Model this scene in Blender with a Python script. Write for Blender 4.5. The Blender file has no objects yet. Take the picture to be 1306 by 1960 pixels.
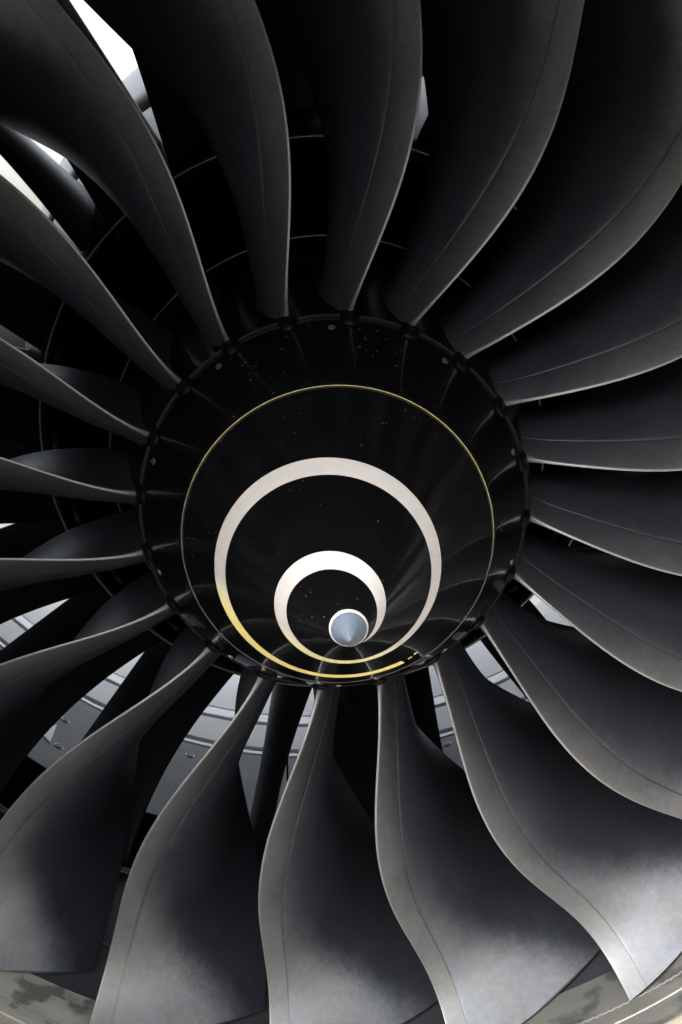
import bpy, math, random
import numpy as np
from mathutils import Matrix, Vector, Euler
random.seed(7)
PI = math.pi
scene = bpy.context.scene
C = scene.collection

# ------------------------------------------------------------------ frame of the engine
# shapes are written in an engine frame: +y runs aft along the shaft, angles are clockwise
# from the top seen from the front.  The whole engine sits nose down in the world.
ROLL, TILT, AXLE = math.radians(6.8266), math.radians(12.0), 2.5
ENG = Matrix.Translation((0, 0, AXLE)) @ Matrix.Rotation(TILT, 4, 'X') @ Matrix.Rotation(ROLL, 4, 'Y')

# ------------------------------------------------------------------ camera
rx, ry, rz = -0.3009217519, -0.1025569553, -0.0717655147
Rm = Matrix.Rotation(rx, 3, 'X') @ Matrix.Rotation(ry, 3, 'Y') @ Matrix.Rotation(rz, 3, 'Z')
right, fwd, up = Rm.col[0], Rm.col[1], Rm.col[2]
M = Matrix(((right.x, up.x, -fwd.x, -0.25130), (right.y, up.y, -fwd.y, -3.58187),
            (right.z, up.z, -fwd.z, 1.07037), (0, 0, 0, 1)))
cam = bpy.data.cameras.new('camera'); co = bpy.data.objects.new('camera', cam); C.objects.link(co)
co.matrix_world = ENG @ M
cam.sensor_fit = 'VERTICAL'; cam.sensor_height = 24
cam.lens = 24 * 3321.7 / 1960
cam.clip_start = .05; cam.clip_end = 3000
scene.camera = co

# ------------------------------------------------------------------ sky and sun (high thin overcast)
SUN_EL, SUN_AZ = math.radians(38), math.radians(222)      # azimuth clockwise from +y: behind the engine, shining into the duct exit
w = bpy.data.worlds.new('World'); scene.world = w; w.use_nodes = True
nt = w.node_tree; bg = nt.nodes['Background']
sky = nt.nodes.new('ShaderNodeTexSky'); sky.sky_type = 'NISHITA'; sky.sun_disc = False
sky.sun_elevation = SUN_EL; sky.sun_rotation = SUN_AZ
sky.air_density = 1.6; sky.dust_density = 9.0; sky.ozone_density = 1.0
hs = nt.nodes.new('ShaderNodeHueSaturation'); hs.inputs['Saturation'].default_value = .35
nt.links.new(sky.outputs[0], hs.inputs['Color']); nt.links.new(hs.outputs[0], bg.inputs[0])
bg.inputs[1].default_value = .15
sl = bpy.data.lights.new('sun', 'SUN'); sl.energy = .62; sl.angle = math.radians(30); sl.color = (1, .975, .94)
so = bpy.data.objects.new('sun', sl); C.objects.link(so)
d = Vector((math.sin(SUN_AZ) * math.cos(SUN_EL), math.cos(SUN_AZ) * math.cos(SUN_EL), math.sin(SUN_EL)))
so.rotation_euler = d.to_track_quat('Z', 'Y').to_euler(); so.location = d * 30
scene.view_settings.view_transform = 'Standard'; scene.view_settings.look = 'None'
scene.view_settings.exposure = 2.42; scene.view_settings.gamma = 1
scene.render.engine = 'CYCLES'

# ------------------------------------------------------------------ helpers
def mat(name, base, rough=.5, metal=0.0, coat=0.0, coat_rough=.05, spec=.5):
    m = bpy.data.materials.new(name); m.use_nodes = True
    b = m.node_tree.nodes['Principled BSDF']
    b.inputs['Base Color'].default_value = (*base, 1); b.inputs['Roughness'].default_value = rough
    b.inputs['Metallic'].default_value = metal; b.inputs['Coat Weight'].default_value = coat
    b.inputs['Coat Roughness'].default_value = coat_rough; b.inputs['Specular IOR Level'].default_value = spec
    return m
def nd(m, t, **kw):
    n = m.node_tree.nodes.new(t)
    for k, v in kw.items(): setattr(n, k, v)
    return n
def ln(m, a, b): m.node_tree.links.new(a, b)
def bsdf(m): return m.node_tree.nodes['Principled BSDF']
def coords(m, scale=(1, 1, 1)):
    t = nd(m, 'ShaderNodeTexCoord'); mp = nd(m, 'ShaderNodeMapping'); mp.inputs['Scale'].default_value = scale
    ln(m, t.outputs['Object'], mp.inputs['Vector']); return mp.outputs[0]
def noise(m, vec, scale, detail=4, rough=.6):
    n = nd(m, 'ShaderNodeTexNoise'); n.inputs['Scale'].default_value = scale
    n.inputs['Detail'].default_value = detail; n.inputs['Roughness'].default_value = rough
    ln(m, vec, n.inputs['Vector']); return n.outputs['Fac']
def ramp(m, fac, stops):
    r = nd(m, 'ShaderNodeValToRGB'); el = r.color_ramp.elements
    while len(el) < len(stops): el.new(.5)
    for e, (p, c) in zip(el, stops):
        e.position = p; e.color = (*c, 1) if len(c) == 3 else c
    ln(m, fac, r.inputs[0]); return r.outputs[0]
def mix(m, fac, a, b, mode='MIX'):
    n = nd(m, 'ShaderNodeMix', data_type='RGBA', blend_type=mode)
    for s, v in ((n.inputs[0], fac), (n.inputs[6], a), (n.inputs[7], b)):
        if isinstance(v, (float, int)): s.default_value = v
        elif isinstance(v, tuple): s.default_value = (*v, 1)
        else: ln(m, v, s)
    return n.outputs[2]
def rr(m, fac, lo, hi):
    n = nd(m, 'ShaderNodeMapRange'); n.inputs['To Min'].default_value = lo; n.inputs['To Max'].default_value = hi
    ln(m, fac, n.inputs['Value']); return n.outputs[0]
def bump(m, h, strength, dist=.001, target=None):
    n = nd(m, 'ShaderNodeBump'); n.inputs['Strength'].default_value = strength; n.inputs['Distance'].default_value = dist
    ln(m, h, n.inputs['Height']); ln(m, n.outputs[0], (target or bsdf(m).inputs['Normal'])); return n

def mesh(name, V, F, smooth=True, uv=None, gr=None):
    me = bpy.data.meshes.new(name); me.from_pydata([tuple(map(float, v)) for v in V], [], F)
    if gr is not None:
        me.attributes.new('groove', 'FLOAT', 'POINT').data.foreach_set('value', np.array(gr, float))
    if uv is not None:
        ul = me.uv_layers.new(name='span'); idx = np.empty(len(me.loops), int); me.loops.foreach_get('vertex_index', idx)
        ul.data.foreach_set('uv', np.array(uv, float)[idx].ravel())
    me.validate(); me.update()
    if smooth:
        me.polygons.foreach_set('use_smooth', [True] * len(me.polygons))
    return me
def part(name, me, m, parent, label=None, kind=None, ang=None):
    if m is not None and not me.materials: me.materials.append(m)
    o = bpy.data.objects.new(name, me); C.objects.link(o); o.parent = parent
    if ang is not None: o.rotation_euler = (0, ang, 0)
    if label: o['label'] = label
    if kind: o['kind'] = kind
    return o
def sharpen(me, deg=35):
    me.set_sharp_from_angle(angle=math.radians(deg)); return me
def P(r, t, y): return (r * math.sin(t), y, r * math.cos(t))
def lathe(prof, n=180, a0=0.0, a1=2 * PI, closed_prof=False, caps=False):
    full = abs(a1 - a0 - 2 * PI) < 1e-6
    cols = n if full else n + 1
    V = []; F = []; k = len(prof)
    for i in range(cols):
        t = a0 + (a1 - a0) * i / n
        for (y, r) in prof: V.append(P(r, t, y))
    for i in range(n):
        j = (i + 1) % cols
        for q in range(k if closed_prof else k - 1):
            q2 = (q + 1) % k
            F.append((i * k + q, i * k + q2, j * k + q2, j * k + q))
    if not full and closed_prof:
        F.append(tuple(range(k))); F.append(tuple(reversed(range((cols - 1) * k, cols * k))))
    return V, F
def tube(path, rad, n=6):
    V = []; F = []; pts = [Vector(p) for p in path]
    for i, p in enumerate(pts):
        t = (pts[min(i + 1, len(pts) - 1)] - pts[max(i - 1, 0)]).normalized()
        a = t.orthogonal().normalized() if i == 0 else (a - t * a.dot(t)).normalized()
        b = t.cross(a)
        for k in range(n):
            c = 2 * PI * k / n; V.append(p + (a * math.cos(c) + b * math.sin(c)) * rad)
    for i in range(len(pts) - 1):
        for k in range(n): F.append((i * n + k, i * n + (k + 1) % n, (i + 1) * n + (k + 1) % n, (i + 1) * n + k))
    F.append(tuple(range(n))); F.append(tuple(reversed(range(len(V) - n, len(V)))))
    return V, F
def ring_tube(r, y, rad, n=240, a0=0, a1=2 * PI, k=8):
    prof = [(y + rad * math.cos(2 * PI * i / k), r + rad * math.sin(2 * PI * i / k)) for i in range(k)]
    return lathe(prof, n, a0, a1, closed_prof=True)
def empty(name, label, cat):
    o = bpy.data.objects.new(name, None); C.objects.link(o); o.matrix_world = ENG
    o['label'] = label; o['category'] = cat; o.empty_display_size = .2; return o

# ------------------------------------------------------------------ materials
def blade_metal(name, base, rough, metal):
    m = mat(name, base, rough, metal)
    v = coords(m)
    oi = nd(m, 'ShaderNodeObjectInfo')
    add = nd(m, 'ShaderNodeVectorMath', operation='ADD'); ln(m, v, add.inputs[0])
    sc = nd(m, 'ShaderNodeVectorMath', operation='SCALE'); sc.inputs[0].default_value = (7, 3, 5)
    ln(m, oi.outputs['Random'], sc.inputs['Scale']); ln(m, sc.outputs[0], add.inputs[1]); v = add.outputs[0]
    n1 = noise(m, v, 7, 6, .65); n2 = noise(m, v, 60, 4, .7); n3 = noise(m, v, 900, 2, .6)
    col = mix(m, rr(m, n1, 0, 1), tuple(c * .72 for c in base), tuple(c * 1.25 for c in base))
    col = mix(m, .3, col, ramp(m, n2, [(.3, tuple(c * .6 for c in base)), (.7, tuple(c * 1.4 for c in base))]))
    tint = noise(m, v, 13, 5, .7)
    col = mix(m, .45, col, mix(m, 1.0, col, ramp(m, tint, [(.30, (.84, .95, 1.10)), (.5, (1, 1, 1)), (.70, (1.08, 1.0, .92))]), 'MULTIPLY'))
    # faint handling scuffs
    st = nd(m, 'ShaderNodeMapping'); st.inputs['Scale'].default_value = (3, 3, 30); st.inputs['Rotation'].default_value = (.4, .9, .5)
    ln(m, v, st.inputs['Vector']); n4 = noise(m, st.outputs[0], 5, 5, .7)
    sf = ramp(m, n4, [(.60, (0, 0, 0)), (.70, (1, 1, 1))])
    msk = ramp(m, noise(m, v, 2.2, 2, .5), [(.56, (0, 0, 0)), (.70, (.35, .35, .35))])
    f = mix(m, 1.0, sf, msk, 'MULTIPLY')
    col = mix(m, f, col, tuple(min(1, c * 2.6) for c in base))
    # erosion plus painted-in sky reflection: paler metal along the leading edge and towards the tip, with a ragged border
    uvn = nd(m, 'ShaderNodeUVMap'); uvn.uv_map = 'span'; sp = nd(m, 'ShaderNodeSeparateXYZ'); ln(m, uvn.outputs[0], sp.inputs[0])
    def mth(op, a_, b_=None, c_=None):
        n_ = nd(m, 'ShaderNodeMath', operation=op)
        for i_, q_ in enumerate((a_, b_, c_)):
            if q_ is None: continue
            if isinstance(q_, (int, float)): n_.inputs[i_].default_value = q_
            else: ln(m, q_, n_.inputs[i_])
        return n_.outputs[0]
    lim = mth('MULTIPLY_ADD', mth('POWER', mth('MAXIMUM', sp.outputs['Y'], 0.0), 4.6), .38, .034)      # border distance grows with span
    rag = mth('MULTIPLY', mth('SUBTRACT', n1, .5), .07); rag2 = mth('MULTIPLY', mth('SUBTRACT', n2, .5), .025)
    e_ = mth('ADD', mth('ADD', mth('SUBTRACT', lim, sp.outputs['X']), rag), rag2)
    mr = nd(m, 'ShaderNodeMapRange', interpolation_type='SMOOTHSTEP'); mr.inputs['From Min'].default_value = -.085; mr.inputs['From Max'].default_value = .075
    ln(m, e_, mr.inputs['Value']); wear_and_shine = mth('MULTIPLY', mr.outputs[0], mth('MINIMUM', mth('MULTIPLY', mth('POWER', mth('MAXIMUM', sp.outputs['Y'], 0.0), 1.5), 1.3), 1.0))
    col = mix(m, wear_and_shine, col, mix(m, 1.0, col, (4.0, 3.8, 3.25), 'MULTIPLY'))
    nose = nd(m, 'ShaderNodeMapRange'); nose.inputs['From Min'].default_value = .0022; nose.inputs['From Max'].default_value = .0; ln(m, sp.outputs['X'], nose.inputs['Value'])
    col = mix(m, nose.outputs[0], col, (.25, .25, .25))  # edge highlight painted in as a thin pale line
    at = nd(m, 'ShaderNodeAttribute', attribute_name='groove'); col = mix(m, mth('MULTIPLY', at.outputs['Fac'], .7), col, (.015, .016, .018))
    ln(m, col, bsdf(m).inputs['Base Color'])
    a = nd(m, 'ShaderNodeMath', operation='ADD'); ln(m, rr(m, n1, -.08, .10), a.inputs[0]); ln(m, rr(m, n2, rough - .09, rough + .10), a.inputs[1])
    ln(m, mth('ADD', a.outputs[0], mth('MULTIPLY', wear_and_shine, .10)), bsdf(m).inputs['Roughness'])
    bump(m, n3, .12, .0004)
    return m
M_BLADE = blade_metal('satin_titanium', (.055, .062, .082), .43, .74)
M_EDGE = blade_metal('worn_lit_edge_metal', (.056, .062, .078), .43, .74)

def gloss_black():
    m = mat('gloss_black_paint', (.002, .0022, .003), .3, 0, 1.0, .02, .1)
    bsdf(m).inputs['Coat IOR'].default_value = 1.2
    v = coords(m)
    vo = nd(m, 'ShaderNodeTexVoronoi'); vo.inputs['Scale'].default_value = 85; vo.inputs['Randomness'].default_value = 1
    wv = nd(m, 'ShaderNodeVectorMath', operation='MULTIPLY'); wv.inputs[1].default_value = (1, .28, 1)
    ln(m, v, wv.inputs[0]); ln(m, wv.outputs[0], vo.inputs['Vector'])
    gate = ramp(m, noise(m, v, 9, 2, .5), [(.46, (0, 0, 0)), (.6, (1, 1, 1))])
    dot = ramp(m, vo.outputs['Distance'], [(.07, (1, 1, 1)), (.13, (0, 0, 0))])
    f = mix(m, 1.0, dot, gate, 'MULTIPLY')
    haze = ramp(m, noise(m, v, 16, 6, .75), [(.5, (0, 0, 0)), (.9, (.12, .12, .12))])
    col = mix(m, haze, (.0016, .0018, .0024), (.02, .025, .034))
    col = mix(m, f, col, (.12, .13, .145))
    ln(m, col, bsdf(m).inputs['Base Color'])
    ln(m, rr(m, noise(m, v, 25, 5, .7), .015, .07), bsdf(m).inputs['Coat Roughness'])
    return m
M_BLACK = gloss_black()
M_RUBBER = mat('black_rubber', (.0015, .0015, .002), .5, 0, 0, .2, .12)
M_FILLER = mat('black_composite', (.0016, .0016, .002), .4, 0, .25, .15, .1)
bsdf(M_FILLER).inputs['Coat IOR'].default_value = 1.3
M_SCREW = mat('bright_screw', (.5, .5, .52), .35, .8)
M_STEEL = mat('bare_steel', (.20, .20, .20), .35, .85)
M_SEAL = mat('red_sealant', (.06, .008, .007), .5)
M_CAP = mat('blue_grey_rubber', (.16, .20, .27), .48)
_n = noise(M_CAP, coords(M_CAP), 180, 4, .7); bump(M_CAP, _n, .25, .0006)
ln(M_CAP, mix(M_CAP, _n, (.07, .092, .135), (.125, .16, .215)), bsdf(M_CAP).inputs['Base Color'])

def spiral_paint(name, thin=False):
    # white paint with a brighter yellow along the lower side of the cone
    m = mat(name, (.8, .79, .8), .5, 0, 0, .1, .3)
    t = nd(m, 'ShaderNodeTexCoord'); s = nd(m, 'ShaderNodeSeparateXYZ'); ln(m, t.outputs['Object'], s.inputs[0])
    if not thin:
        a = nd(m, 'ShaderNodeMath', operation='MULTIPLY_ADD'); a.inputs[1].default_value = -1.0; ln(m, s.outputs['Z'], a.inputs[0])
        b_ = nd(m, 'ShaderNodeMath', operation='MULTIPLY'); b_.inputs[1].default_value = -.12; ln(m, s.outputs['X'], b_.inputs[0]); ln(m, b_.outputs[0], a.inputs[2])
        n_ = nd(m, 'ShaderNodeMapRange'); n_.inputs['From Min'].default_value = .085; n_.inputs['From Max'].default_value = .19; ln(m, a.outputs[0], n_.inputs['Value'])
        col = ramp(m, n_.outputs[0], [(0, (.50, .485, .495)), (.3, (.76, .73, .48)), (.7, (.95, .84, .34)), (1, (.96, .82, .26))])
    else:
        n_ = nd(m, 'ShaderNodeMapRange'); n_.inputs['From Min'].default_value = -.05; n_.inputs['From Max'].default_value = .15; ln(m, s.outputs['Z'], n_.inputs['Value'])
        col = ramp(m, n_.outputs[0], [(0, (.10, .10, .11)), (.5, (.30, .28, .18)), (1, (.62, .55, .24))])
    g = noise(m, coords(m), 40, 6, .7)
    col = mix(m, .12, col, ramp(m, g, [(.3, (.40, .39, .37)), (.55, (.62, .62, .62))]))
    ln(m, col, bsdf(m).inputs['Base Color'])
    return m
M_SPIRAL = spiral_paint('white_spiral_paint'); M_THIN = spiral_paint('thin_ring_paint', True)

M_VANE = mat('dark_vane_metal', (.012, .0125, .014), .36, .25)
bsdf(M_VANE).inputs['Specular IOR Level'].default_value = .25
_n = noise(M_VANE, coords(M_VANE), 30, 5, .7)
ln(M_VANE, rr(M_VANE, _n, .28, .46), bsdf(M_VANE).inputs['Roughness'])
M_DARK = mat('dark_casing', (.004, .004, .005), .8, spec=0.0)
M_COWL = mat('core_cowl_paint', (.50, .50, .51), .4)
def panel_mat(name, a, b, rough, metal):
    m = mat(name, a, rough, metal); v = coords(m)
    n1 = noise(m, v, 3.5, 6, .7); n2 = noise(m, v, 260, 2, .5)
    st = nd(m, 'ShaderNodeMapping'); st.inputs['Scale'].default_value = (1, 14, 1); ln(m, v, st.inputs['Vector'])
    n3 = noise(m, st.outputs[0], 3, 4, .7)
    c = mix(m, n1, a, b); c = mix(m, .35, c, ramp(m, n3, [(.35, a), (.65, b)]))
    c = mix(m, ramp(m, noise(m, v, 11, 6, .75), [(.60, (0, 0, 0)), (.72, (.5, .5, .5))]), c, tuple(x * .45 for x in a))
    ln(m, c, bsdf(m).inputs['Base Color']); ln(m, rr(m, n1, rough - .1, rough + .12), bsdf(m).inputs['Roughness'])
    bump(m, n2, .15, .001); return m
M_PANEL_F = panel_mat('blue_grey_panel', (.045, .060, .085), (.085, .108, .145), .5, .0)
M_PANEL_R = panel_mat('pale_panel', (.74, .745, .76), (.84, .845, .86), .45, .0)
M_BAND = panel_mat('bright_band', (.80, .80, .81), (.88, .88, .89), .3, .1)
def liner_mat():
    m = mat('blotched_liner', (.28, .28, .25), .5); v = coords(m)
    n1 = noise(m, v, 5, 5, .6)
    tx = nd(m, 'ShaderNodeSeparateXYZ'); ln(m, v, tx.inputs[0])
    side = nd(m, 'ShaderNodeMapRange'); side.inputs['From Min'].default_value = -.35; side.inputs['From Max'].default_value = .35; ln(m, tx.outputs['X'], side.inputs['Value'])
    base = mix(m, side.outputs[0], mix(m, n1, (.17, .175, .17), (.32, .32, .29)), mix(m, n1, (.05, .052, .055), (.13, .13, .12)))  # right side coloured darker to offset the sunlight falling there
    bl = ramp(m, noise(m, v, 12.0, 3, .5), [(.52, (0, 0, 0)), (.60, (.7, .7, .7))])
    c = mix(m, bl, base, (.022, .025, .032))
    st = nd(m, 'ShaderNodeMapping'); st.inputs['Scale'].default_value = (1, 30, 1); ln(m, v, st.inputs['Vector'])
    c = mix(m, ramp(m, noise(m, st.outputs[0], 2.5, 4, .7), [(.45, (0, 0, 0)), (.8, (.35, .35, .35))]), c, (.08, .09, .1))
    ln(m, c, bsdf(m).inputs['Base Color']); ln(m, rr(m, n1, .35, .6), bsdf(m).inputs['Roughness']); bump(m, noise(m, v, 300, 3, .6), .2, .001)
    return m
M_LINER = liner_mat()
M_TRACK = panel_mat('fan_track_coating', (.016, .018, .024), (.035, .037, .044), .5, .1)
M_WHITE = mat('white_sealant', (.26, .26, .25), .5)
M_INLET = panel_mat('inlet_acoustic_lining', (.27, .25, .21), (.36, .335, .285), .45, .1)
M_NACELLE = mat('nacelle_paint', (.55, .56, .58), .3, 0, .5, .08)
M_LIP = mat('polished_lip', (.42, .42, .43), .3, 1.0)

# ------------------------------------------------------------------ the setting
gm = mat('dark_apron', (.08, .08, .078), .9)
gv = coords(gm)
ln(gm, mix(gm, noise(gm, gv, .6, 8, .65), (.065, .064, .062), (.10, .098, .094)), bsdf(gm).inputs['Base Color'])
bump(gm, noise(gm, gv, 25, 6, .7), .4, .01)
me = mesh('ground', [(-1500, -1500, 0), (1500, -1500, 0), (1500, 1500, 0), (-1500, 1500, 0)], [(0, 1, 2, 3)], False)
me.materials.append(gm); g = bpy.data.objects.new('ground', me); C.objects.link(g); g['kind'] = 'structure'

# ================================================================== FAN (turns as one)
fan = empty('engine_fan', 'dark bladed jet engine fan turning around a glossy black cone with white spiral', 'engine fan')
NB = 20; STEP = 2 * PI / NB
LE = [(0.42, -0.0407, 0.0), (0.4914, -0.0062, -0.0401), (0.5629, 0.0255, -0.0599), (0.6343, 0.0511, -0.0672), (0.7057, 0.0685, -0.0665), (0.7771, 0.0773, -0.0593), (0.8486, 0.0778, -0.046), (0.92, 0.0714, -0.026), (0.9914, 0.0598, 0.0006), (1.0629, 0.0452, 0.0322), (1.1343, 0.0298, 0.0651), (1.2057, 0.0155, 0.0919), (1.2771, 0.0041, 0.1008), (1.3486, -0.0035, 0.0747), (1.42, -0.0072, -0.0102)]
TE = [(0.4754, -0.0406, 0.3401), (0.5428, -0.0445, 0.3506), (0.6103, -0.0604, 0.3645), (0.6778, -0.0846, 0.3812), (0.7453, -0.1137, 0.4), (0.8127, -0.1452, 0.4198), (0.8802, -0.177, 0.439), (0.9477, -0.2072, 0.4556), (1.0152, -0.2347, 0.4674), (1.0826, -0.2586, 0.4716), (1.1501, -0.2784, 0.4653), (1.2176, -0.2938, 0.4449), (1.2851, -0.3049, 0.4066), (1.3525, -0.3119, 0.3462), (1.42, -0.3152, 0.2591)]
HH = [.1621, .1623, .1602, .1558, .1491, .1402, .1289, .1154, .0996, .083, .068, .057, .051, .050, .052]
S15 = np.linspace(0, 1, 15)
def fitp(v, deg): return np.polyfit(S15, np.array(v), deg)
LEr, LEt, LEy = [fitp([a[i] for a in LE], d) for i, d in ((0, 1), (1, 5), (2, 5))]
TEr, TEt, TEy = [fitp([a[i] for a in TE], d) for i, d in ((0, 1), (1, 5), (2, 4))]
Hp = fitp(HH, 6)
def hub_r(y): return .42 + .163 * y
PK = .42
def blade_point(s, x, side, groove=0.0, lift=0.0):
    """s 0..1 root to tip, x 0..1 along the chord, side +1 suction -1 pressure -> (r, theta, y)"""
    r0, t0, y0 = np.polyval(LEr, s), np.polyval(LEt, s), np.polyval(LEy, s)
    r1, t1, y1 = np.polyval(TEr, s), np.polyval(TEt, s), np.polyval(TEy, s)
    rm = .5 * (r0 + r1); dx, dy = (t1 - t0) * rm, y1 - y0; ch = math.hypot(dx, dy)
    nx, ny = -dy / ch, dx / ch
    T = ch * (.045 - .030 * s)                       # half thickness
    rho = .0021 + .006 * math.exp(-s / .03)
    h = np.polyval(Hp, s) * ch
    f = 1 - ((PK - x) / PK) ** 2 if x < PK else 1 - ((x - PK) / (1 - PK)) ** 2
    xm = x * ch
    nose = math.sqrt(max(0, 1 - (1 - min(xm / rho, 1)) ** 2))
    xe = (1 - x) * ch; rt = .0016 + .003 * math.exp(-s / .03)
    tail = math.sqrt(max(0, 1 - (1 - min(xe / rt, 1)) ** 2))
    ht = (rho * (1 - x) + rt * x) * nose * tail + max(T - rho, 0) * math.sin(PI * x ** .75) ** 1.0
    ht += .010 * math.exp(-s / .018) * math.sin(PI * min(1, x * 1.0)) ** .5 if 0 < x < 1 else 0
    cam_ = (h - T) * f
    off = cam_ + side * (ht - groove + lift)
    # tip section bows a little
    th = t0 + (t1 - t0) * x + nx * off / rm
    y = y0 + dy * x + ny * off
    r = r0 + (r1 - r0) * x
    return r, th, y
def seam_x(s):
    r0, t0 = np.polyval(LEr, s), np.polyval(LEt, s); y0 = np.polyval(LEy, s)
    r1, t1, y1 = np.polyval(TEr, s), np.polyval(TEt, s), np.polyval(TEy, s)
    ch = math.hypot((t1 - t0) * .5 * (r0 + r1), y1 - y0)
    return (.050 + .014 * s + .012 * math.sin(s * 5)) / ch, ch
NR = 64
SS = [-.03] + [i / NR for i in range(NR + 1)]
SS = sorted(set(SS + [.008, .024, .04]))
def blade_meshes():
    # leading edge strip
    V = []; UV = []; G = []; cols = None
    for s in SS:
        xs, ch = seam_x(s)
        n = [0, .15, .5, 1.0, 2.0]
        xl = [q * .0021 / ch for q in n] + [xs * q for q in (.2, .32, .45, .6, .75, .88, .955, .975, 1.0)]
        row = []
        for x in reversed(xl): row.append((x, -1, 0))
        for x in xl[1:]: row.append((x, 1, 0))
        # grooved ends
        gd = 0.0006 * min(1, max(.25, (1.0 - s) * 5))
        row[0] = (row[0][0], -1, .006); row[-1] = (row[-1][0], 1, gd * 3.5)
        row[1] = (row[1][0], -1, gd * .35); row[-2] = (row[-2][0], 1, gd * .35)
        for (x, sd, g_) in row:
            r, t, y = blade_point(s, x, sd, g_)
            V.append(P(r, t, y)); UV.append((x * ch, s)); G.append((1.0 - .75 * max(0, s)) if (sd == 1 and xs * .97 < x < xs + (1 - xs) * .005) else 0)
        cols = len(row)
    F = [(i * cols + j, i * cols + j + 1, (i + 1) * cols + j + 1, (i + 1) * cols + j) for i in range(len(SS) - 1) for j in range(cols - 1)]
    F.append(tuple(reversed(range(cols)))); F.append(tuple(range((len(SS) - 1) * cols, len(SS) * cols)))
    strip = mesh('leading_edge_strip', V, F, uv=UV, gr=G)
    V = []; UV = []; G = []
    for s in SS:
        xs, ch = seam_x(s); gd = 0.0006 * min(1, max(.25, (1.0 - s) * 5))
        base = [0, .004, .02, .05, .1, .16, .22, .28, .34, .40, .46, .52, .58, .64, .70, .76, .82, .88, .93, .965, .985, .995, 1]
        xl = [xs + (1 - xs) * q for q in base]
        row = [(x, 1, 0) for x in xl] + [(x, -1, 0) for x in reversed(xl[:-1])]
        row[0] = (row[0][0], 1, gd * 3.5); row[1] = (row[1][0], 1, gd * .35)
        row[-1] = (row[-1][0], -1, .006)
        for (x, sd, g_) in row:
            r, t, y = blade_point(s, x, sd, g_); V.append(P(r, t, y)); UV.append((x * ch, s)); G.append((1.0 - .75 * max(0, s)) if (sd == 1 and xs * .97 < x < xs + (1 - xs) * .005) else 0)
        cols = len(row)
    F = []
    for i in range(len(SS) - 1):
        for j in range(cols):
            j2 = (j + 1) % cols
            F.append((i * cols + j, i * cols + j2, (i + 1) * cols + j2, (i + 1) * cols + j))
    F.append(tuple(reversed(range(cols)))); F.append(tuple(range((len(SS) - 1) * cols, len(SS) * cols)))
    body = mesh('blade_body', V, F, uv=UV, gr=G)
    for me_ in (strip, body): sharpen(me_, 50)
    return body, strip
body_me, strip_me = blade_meshes()
def root_seal():
    pts = []
    for i in range(25):
        x = .005 + .93 * i / 24
        for s_ in (0,):
            r, t, y = blade_point(.0, x, 1, 0, .001)
        pts.append(P(hub_r(y) + .0035, t, y))
    return mesh('root_seal', *tube(pts, .0011, 5))
seal_me = root_seal()
bump_me = None
def root_block():
    # black rubber nose in front of every blade root
    V = []; F = []; t0, y0 = LE[0][1], 0.0; nu, nv = 14, 8
    for i in range(nv + 1):
        b = PI / 2 * i / nv
        for j in range(nu):
            a = 2 * PI * j / nu
            ca, sa = math.cos(a), math.sin(a)
            w_ = .023 * (abs(ca) ** .8) * (1 if ca > 0 else -1)
            l_ = (.046 if sa < 0 else .016) * (abs(sa) ** .9) * (1 if sa > 0 else -1)
            k = math.cos(b) ** .7; h_ = .015 * math.sin(b)
            V.append(P(hub_r(0) - .006 + h_ + .4 * l_ * k * .5, t0 + w_ * k / .42, y0 + .004 + l_ * k))
    for i in range(nv):
        for j in range(nu):
            F.append((i * nu + j, i * nu + (j + 1) % nu, (i + 1) * nu + (j + 1) % nu, (i + 1) * nu + j))
    F.append(tuple(range(nv * nu, (nv + 1) * nu)))
    return mesh('root_block', V, F)
block_me = root_block()
def filler():
    ys = np.linspace(-.006, .385, 14); V = []; n = 8
    def mid(y):
        x = min(max(y / .34, 0.0), 1.0); f = 1 - ((PK - x) / PK) ** 2 if x < PK else 1 - ((x - PK) / (1 - PK)) ** 2
        return -.0407 + (-.125) * f * 1.0
    for lvl in (0, .012):
        for y in ys:
            a, b = mid(y) + .012, mid(y) + STEP - .012
            for k in range(n + 1):
                t = a + (b - a) * k / n
                sag = .0015 * math.sin(PI * k / n)
                V.append(P(hub_r(y) - lvl + sag, t, y))
    m = n + 1; L = len(ys) * m; F = []
    for i in range(len(ys) - 1):
        for k in range(n):
            a = i * m + k; F.append((a, a + 1, a + m + 1, a + m)); F.append((L + a, L + a + m, L + a + m + 1, L + a + 1))
        a = i * m; F.append((a, a + m, L + a + m, L + a)); a = i * m + n; F.append((a, L + a, L + a + m, a + m))
    for k in range(n):
        F.append((k, L + k, L + k + 1, k + 1)); a = (len(ys) - 1) * m + k; F.append((a, a + 1, L + a + 1, L + a))
    return sharpen(mesh('annulus_filler', V, F))
filler_me = filler()
for k in range(NB):
    a = k * STEP
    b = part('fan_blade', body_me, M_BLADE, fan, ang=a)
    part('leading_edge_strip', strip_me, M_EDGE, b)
    part('root_seal', seal_me, M_SEAL, b)
    part('root_block', block_me, M_RUBBER, fan, ang=a)
    part('annulus_filler', filler_me, M_FILLER, fan, ang=a)
part('hub_drum', mesh('hub_drum', *lathe([(-.03, .20), (-.03, .400), (0, .402), (.39, .465), (.39, .2)], 160)), M_DARK, fan)

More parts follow.
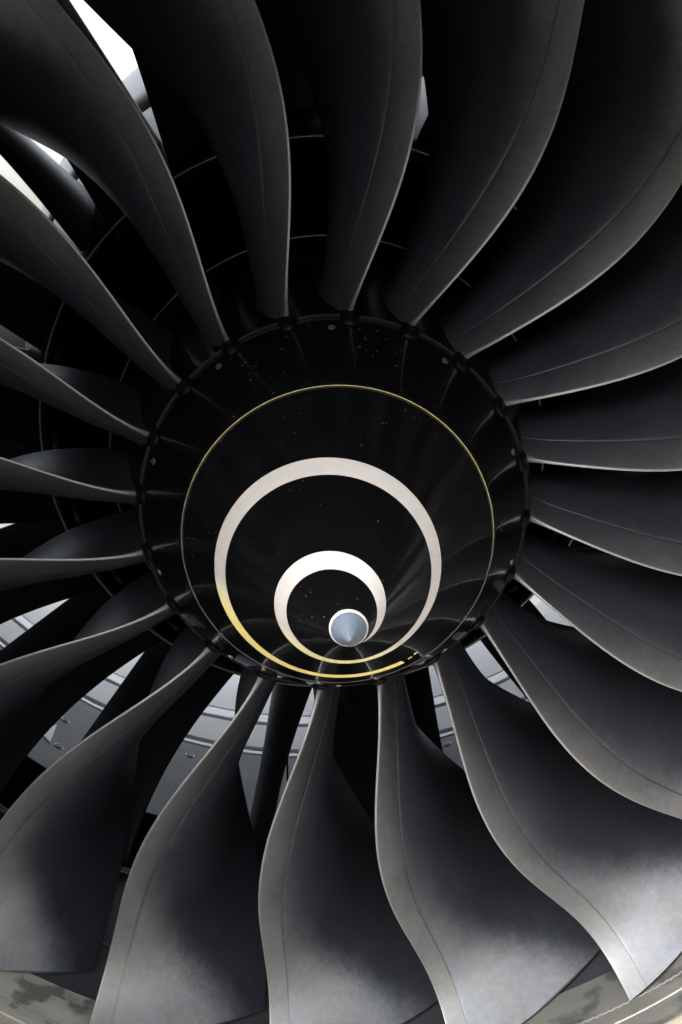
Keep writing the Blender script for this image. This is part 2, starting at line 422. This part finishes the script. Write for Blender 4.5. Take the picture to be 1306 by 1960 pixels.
# ---- spinner: tip cap, cone, thin painted ring, rear fairing
Y0, KC = -.798, .55
def cone_r(y):
    return KC * (y - Y0)
def arch(y):  # slight convexity towards the rear fairing
    b = max(0, (y + .34) / .12)
    return cone_r(y) + .0035 * min(b, 1.0) ** 2
cap_prof = [(Y0 - .0005, 0.0008), (Y0 + .002, .0030), (Y0 + .006, .0050), (-.775, cone_r(-.775) + .0003), (-.744, cone_r(-.744) + .0008), (-.7415, cone_r(-.7415) + .0006), (-.7412, cone_r(-.7415) - .004)]
part('spinner_tip', mesh('spinner_tip', *lathe(cap_prof, 96)), M_CAP, fan, label='blue grey rubber tip of the cone')
tipring = [(-.7408, .028), (-.7408, cone_r(-.741)), (-.7372, cone_r(-.7372) + .0006), (-.735, cone_r(-.735) + .0004), (-.735, .03)]
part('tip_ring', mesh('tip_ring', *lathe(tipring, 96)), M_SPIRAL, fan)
ys = [-.7349] + list(np.linspace(-.73, -.226, 56))
part('spinner_cone', mesh('spinner_cone', *lathe([(-.7349, .02)] + [(y, arch(y)) for y in ys] + [(-.2245, arch(-.226) - .004)], 256)), M_BLACK, fan)
RR = arch(-.226)
part('painted_ring', mesh('painted_ring', *ring_tube(RR + .0002, -.2243, .0008, 256)), M_THIN, fan)
fp = [(-.223, RR - .006), (-.2225, RR + .0004)]
for i in range(1, 24):
    u = i / 23; y = -.2225 + u * .2055; fp.append((y, RR + .0004 + (.4125 - RR) * (u ** .93) - .0 * u))
fp += [(-.0155, .4115), (-.0150, .405), (-.0150, .30)]
part('spinner_fairing', mesh('spinner_fairing', *lathe(fp, 256)), M_BLACK, fan)
part('retaining_ring', mesh('retaining_ring', *ring_tube(.4120, -.0135, .0006, 240)), M_STEEL, fan)
# spiral
def spiral_mesh():
    V = []; F = []; a_s, a_e = 135.0, -575.0; N = 420; nw = 3
    for i in range(N + 1):
        a = a_s + (a_e - a_s) * i / N; d_ = (a_s - a)
        ro = .0968 - .000327 * a - .0135 * math.exp(-d_ / 45)
        wd = .0222 * (1 - math.exp(-(d_ + 1) / 42)) + .0003
        for j in range(nw + 1):
            r = ro - wd * j / nw; y = r / KC + Y0
            r2 = arch(y) + .0007
            V.append(P(r2, math.radians(a), y))
    for i in range(N):
        for j in range(nw):
            q = i * (nw + 1) + j; F.append((q, q + 1, q + nw + 2, q + nw + 1))
    for (a0, a1, r0, r1) in ((-577.5, -579.5, .270, .276), (-581, -583, .264, .270)):
        b = len(V)
        for (a, r) in ((a0, r0), (a0, r1), (a1, r1), (a1, r0)):
            y = r / KC + Y0; V.append(P(arch(y) + .0007, math.radians(a), y))
        F.append((b, b + 1, b + 2, b + 3))
    return mesh('spiral_marking', V, F)
part('spiral_marking', spiral_mesh(), M_SPIRAL, fan, label='white spiral stripe yellow along its lower side')
# fairing screws, one on every second blade gap
def screw():
    V = []; F = []; n = 14; R_ = .0078
    rings = [(R_, 0), (R_, .0014), (R_ * .72, .0022), (R_ * .5, .0012), (R_ * .12, .0010)]
    for (r, h) in rings:
        for i in range(n):
            c = 2 * PI * i / n; V.append((r * math.cos(c), r * math.sin(c), h))
    for q in range(len(rings) - 1):
        for i in range(n): F.append((q * n + i, q * n + (i + 1) % n, (q + 1) * n + (i + 1) % n, (q + 1) * n + i))
    F.append(tuple(range((len(rings) - 1) * n, len(rings) * n)))
    return sharpen(mesh('fairing_screw', V, F))
sm = screw()
for k in range(10):
    t = math.radians(352.2 + 36 * k); y = -.048; r = .3945
    ys_ = (.4115 - RR) / .2055
    nrm = Vector((math.sin(t), -ys_ * .95, math.cos(t))).normalized()
    o = part('fairing_screw', sm, M_STEEL, fan)
    # height of the fairing at this y
    u = (y + .2225) / .2055; rf = RR + .0004 + (.4125 - RR) * (u ** .93)
    o.location = Vector(P(rf, t, y)) ; o.rotation_mode = 'QUATERNION'; o.rotation_quaternion = nrm.to_track_quat('Z', 'Y')

# ================================================================== CASING (stands still)
case = empty('engine_casing', 'dark engine casing with blotched fan liner, guide vanes and pale duct panels behind the fan', 'engine casing')
# inlet in front of the fan
pr = [(-.125, 1.448), (-.125, 1.437)] + [(y, 1.437 - .035 * math.sin(PI * min(1, (-.125 - y) / 1.0) / 2)) for y in np.linspace(-.14, -1.40, 16)]
part('inlet_lining', mesh('inlet_lining', *lathe(pr, 200)), M_INLET, case, label='pale inlet lining in front of the blade tips')
lip = []
for i in range(19):
    a = PI * i / 18 - PI / 2      # inner to outer round the highlight
    lip.append((-1.40 - .26 * math.cos(a), 1.54 + .138 * math.sin(a)))
part('inlet_lip', mesh('inlet_lip', *lathe(lip, 200)), M_LIP, case)
oc = [(-1.40, 1.678), (-.9, 1.725), (-.3, 1.765), (.4, 1.79), (1.2, 1.785), (2.0, 1.71), (2.5, 1.64), (2.82, 1.592), (2.82, 1.568)]
part('nacelle_cowl', mesh('nacelle_cowl', *lathe(oc, 200)), M_NACELLE, case)
# liner round the tips
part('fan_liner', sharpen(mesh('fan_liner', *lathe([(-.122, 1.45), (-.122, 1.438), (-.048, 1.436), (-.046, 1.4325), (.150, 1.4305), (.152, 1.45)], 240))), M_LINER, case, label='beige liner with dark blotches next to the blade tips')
part('fan_track', sharpen(mesh('fan_track', *lathe([(.155, 1.46), (.155, 1.4325), (.40, 1.434), (.402, 1.446), (.83, 1.452), (.832, 1.47)], 240))), M_TRACK, case)
part('liner_seam', mesh('liner_seam', *ring_tube(1.4362, -.047, .0022, 300)), M_WHITE, case)
def zigzag():
    V = []; F = []; n = 900
    for i in range(n):
        t = 2 * PI * i / n; wv = .0028 * (1 if i % 2 else -1)
        V += [P(1.4312, t, .000 + wv), P(1.4292, t, .0035 + wv), P(1.4312, t, .007 + wv)]
    for i in range(n):
        j = (i + 1) % n
        for q in range(2): F.append((i * 3 + q, i * 3 + q + 1, j * 3 + q + 1, j * 3 + q))
    return mesh('serrated_edge', V, F)
part('serrated_edge', zigzag(), mat('grey_bead', (.15, .155, .155), .5), case)
for (yy, rad_) in ((.404, .006), (.43, .004), (.83, .006), (.85, .004)):
    part('case_flange', mesh('case_flange', *ring_tube(1.446, yy, rad_, 200)), M_STEEL, case)
part('duct_shell', sharpen(mesh('duct_shell', *lathe([(.832, 1.47), (.86, 1.51), (1.40, 1.535), (1.415, 1.585), (2.81, 1.575)], 160))), M_DARK, case)

# ---- bypass duct lining: rows of curved panels with open joints
def arc_panel(y0, y1, r0, r1, th, da, n=10, jag=False):
    V = []; F = []
    prof_n = 5
    g = .0035 / r0
    for i in range(n + 1):
        t = -da / 2 + g + (da - 2 * g) * i / n
        yy0 = y0 + (.006 * math.sin(i * 2.3) if jag else 0)
        e = .004
        prof = [(yy0, r0 + th), (yy0, r0 + e), (yy0 + e, r0), (y1 - e, r1), (y1, r1 + e), (y1, r1 + th)]
        for (y, r) in prof: V.append(P(r, t, y))
    k = 6
    for i in range(n):
        for q in range(k):
            q2 = (q + 1) % k; F.append((i * k + q, i * k + q2, (i + 1) * k + q2, (i + 1) * k + q))
    F.append(tuple(range(k))); F.append(tuple(reversed(range(n * k, (n + 1) * k))))
    return F, V
rows = [('duct_panel', 1.42, 2.035, 1.545, 1.552, M_PANEL_F, 8, True),
        ('duct_band', 2.037, 2.066, 1.550, 1.550, M_BAND, 8, False),
        ('rear_duct_panel', 2.100, 2.300, 1.553, 1.553, M_PANEL_R, 8, False),
        ('duct_band', 2.314, 2.385, 1.549, 1.549, M_BAND, 8, False),
        ('rear_duct_panel', 2.399, 2.80, 1.553, 1.552, M_PANEL_R, 8, False),
        ]
for (nm, y0, y1, r0, r1, m_, cnt, jag) in rows:
    da = 2 * PI / cnt; F, V = arc_panel(y0, y1, r0, r1, .016, da, 12, jag); pm = sharpen(mesh(nm, V, F))
    for k in range(cnt):
        part(nm, pm, m_, case, ang=math.radians(176.8) + da * (k + .5))
# fasteners on the front row
def stud():
    V = []; F = []; n = 12; rg = [(.017, 0), (.017, .002), (.013, .003), (.012, .001), (.006, .001), (.005, .003), (.001, .0035)]
    for (r, h) in rg:
        for i in range(n):
            c = 2 * PI * i / n; V.append((r * math.cos(c), r * math.sin(c), h))
    for q in range(len(rg) - 1):
        for i in range(n): F.append((q * n + i, q * n + (i + 1) % n, (q + 1) * n + (i + 1) % n, (q + 1) * n + i))
    return sharpen(mesh('duct_fastener', V, F))
stm = stud()
for t, y in ((206.2, 1.82), (206.1, 1.61), (189.5, 1.93), (155.8, 1.97), (172, 1.93), (222, 1.82), (222, 1.61), (238, 1.82), (140, 1.93), (124, 1.82), (124, 1.61), (254, 1.82), (270, 1.82), (108, 1.82)):
    tt = math.radians(t); o = part('duct_fastener', stm, M_STEEL, case)
    nrm = Vector((-math.sin(tt), 0, -math.cos(tt))); o.location = P(1.5455 + .0114 * (y - 1.42), tt, y)
    o.rotation_mode = 'QUATERNION'; o.rotation_quaternion = nrm.to_track_quat('Z', 'Y')
V = [P(1.5466, math.radians(a), y) for a, y in ((208.9, 1.63), (207.3, 1.60), (207.1, 1.75))] + [P(1.5440, math.radians(a), y) for a, y in ((208.9, 1.63), (207.3, 1.60), (207.1, 1.75))]
part('gusset_plate', mesh('gusset_plate', V, [(0, 1, 2), (5, 4, 3), (0, 3, 4, 1), (1, 4, 5, 2), (2, 5, 3, 0)], False), M_BAND, case, label='small pale triangular plate on the blue grey duct panel')

# ---- outlet guide vanes
def vane_mesh(lead=0.0, trail=16.1):
    V = []; NRr = 20; xs = [0, .01, .03, .08, .15, .25, .35, .45, .55, .65, .75, .85, .93, .98, 1]
    for i in range(NRr + 1):
        s = -.04 + 1.06 * i / NRr; r = .72 + .78 * s
        t0 = math.radians(lead) + .219 * s - .14 * s * s; y0 = .788 + .606 * s - .452 * s * s
        t1 = math.radians(trail) - .028 * s; y1 = 1.034 + .229 * s + .115 * s * s
        dx, dy = (t1 - t0) * r, y1 - y0; ch = math.hypot(dx, dy); nx, ny = dy / ch, -dx / ch
        row = [(x, 1) for x in xs] + [(x, -1) for x in reversed(xs[1:-1])]
        for x, sd in row:
            camb = .10 * ch * 4 * x * (1 - x); ht = ch * .035 * (1.9 * math.sqrt(x) * (1 - x) + .12 * math.sin(PI * x)) * 1.0
            off = camb + sd * ht
            V.append(P(r, t0 + (t1 - t0) * x + nx * off / r, y0 + dy * x + ny * off))
        k = len(row)
    F = [(i * k + j, i * k + (j + 1) % k, (i + 1) * k + (j + 1) % k, (i + 1) * k + j) for i in range(NRr) for j in range(k)]
    F.append(tuple(reversed(range(k)))); F.append(tuple(range(NRr * k, (NRr + 1) * k)))
    return mesh('guide_vane', V, F)
vm = vane_mesh(); vm_lead = vane_mesh(8.6, 16.1); vm_lead5 = vane_mesh(3.6, 16.1); vm_trail = vane_mesh(0, 8.0); NV = 22
for k in range(NV):
    part('guide_vane', {5: vm_lead5, 6: vm_lead, 19: vm_lead, 21: vm_trail}.get(k, vm), M_VANE, case, ang=math.radians(191.1 + 360 / NV * k))
# lower bifurcation strut
def strut():
    V = []; prof = [(.80, 0), (.805, .028), (.84, .07), (.95, .115), (1.2, .15), (1.8, .15), (2.5, .10), (2.9, .02)]
    loop = [(y, w_) for y, w_ in prof] + [(y, -w_) for y, w_ in reversed(prof[1:])]
    for r in (.70, .95, 1.2, 1.56):
        for (y, w_) in loop:
            tc = math.radians(163.5); V.append(P(r, tc, y + (r - .72) * .5) if w_ == 0 else (r * math.sin(tc) + w_ * math.cos(tc), y + (r - .72) * .5 if y < 2 else y, r * math.cos(tc) - w_ * math.sin(tc)))
    k = len(loop)
    F = [(i * k + j, i * k + (j + 1) % k, (i + 1) * k + (j + 1) % k, (i + 1) * k + j) for i in range(3) for j in range(k)]
    return mesh('bifurcation_strut', V, F)
part('bifurcation_strut', strut(), M_VANE, case)

# ---- splitter and core
sp_ = [(.735, .708), (.722, .714), (.718, .720), (.722, .726), (.80, .745), (1.0, .79), (1.4, .85), (1.6, .872)]
part('shaded_cowl_front', mesh('shaded_cowl_front', *lathe(sp_, 200)), M_VANE, case)  # front of the core cowl, its shade put in as dark colour
cp = [(1.603, .86), (1.603, .873), (2.0, .92), (2.5, .98), (2.8, .99), (3.2, .92), (4.0, .58), (4.02, .54)]
part('core_cowl', mesh('core_cowl', *lathe(cp, 200)), M_COWL, case)
part('splitter_lip', mesh('splitter_lip', *ring_tube(.722, .7165, .0042, 240)), M_STEEL, case)
part('core_inlet', mesh('core_inlet', *lathe([(.735, .709), (1.1, .66), (1.1, .42), (.62, .50), (.45, .512), (.437, .520), (.44, .505), (.44, .3)], 160)), M_DARK, case)
part('inner_seal_ring', mesh('inner_seal_ring', *ring_tube(.5205, .4375, .0022, 200)), M_STEEL, case)
def core_vane():
    V = []; n = 8; xs = [0, .05, .2, .5, .8, 1]
    for i in range(5):
        r = .495 + .215 * i / 4
        row = [(x, 1) for x in xs] + [(x, -1) for x in reversed(xs[1:-1])]
        for x, sd in row:
            V.append(P(r, .10 * x * (1 - .4 * x) + sd * .006 * math.sqrt(x) * (1 - x) / r, .80 + .13 * x + .03 * i / 4))
        k = len(row)
    F = [(i * k + j, i * k + (j + 1) % k, (i + 1) * k + (j + 1) % k, (i + 1) * k + j) for i in range(4) for j in range(k)]
    return mesh('core_vane', V, F)
cvm = core_vane()
for k in range(44): part('core_vane', cvm, M_DARK, case, ang=2 * PI * k / 44)

bpy.context.view_layer.update()
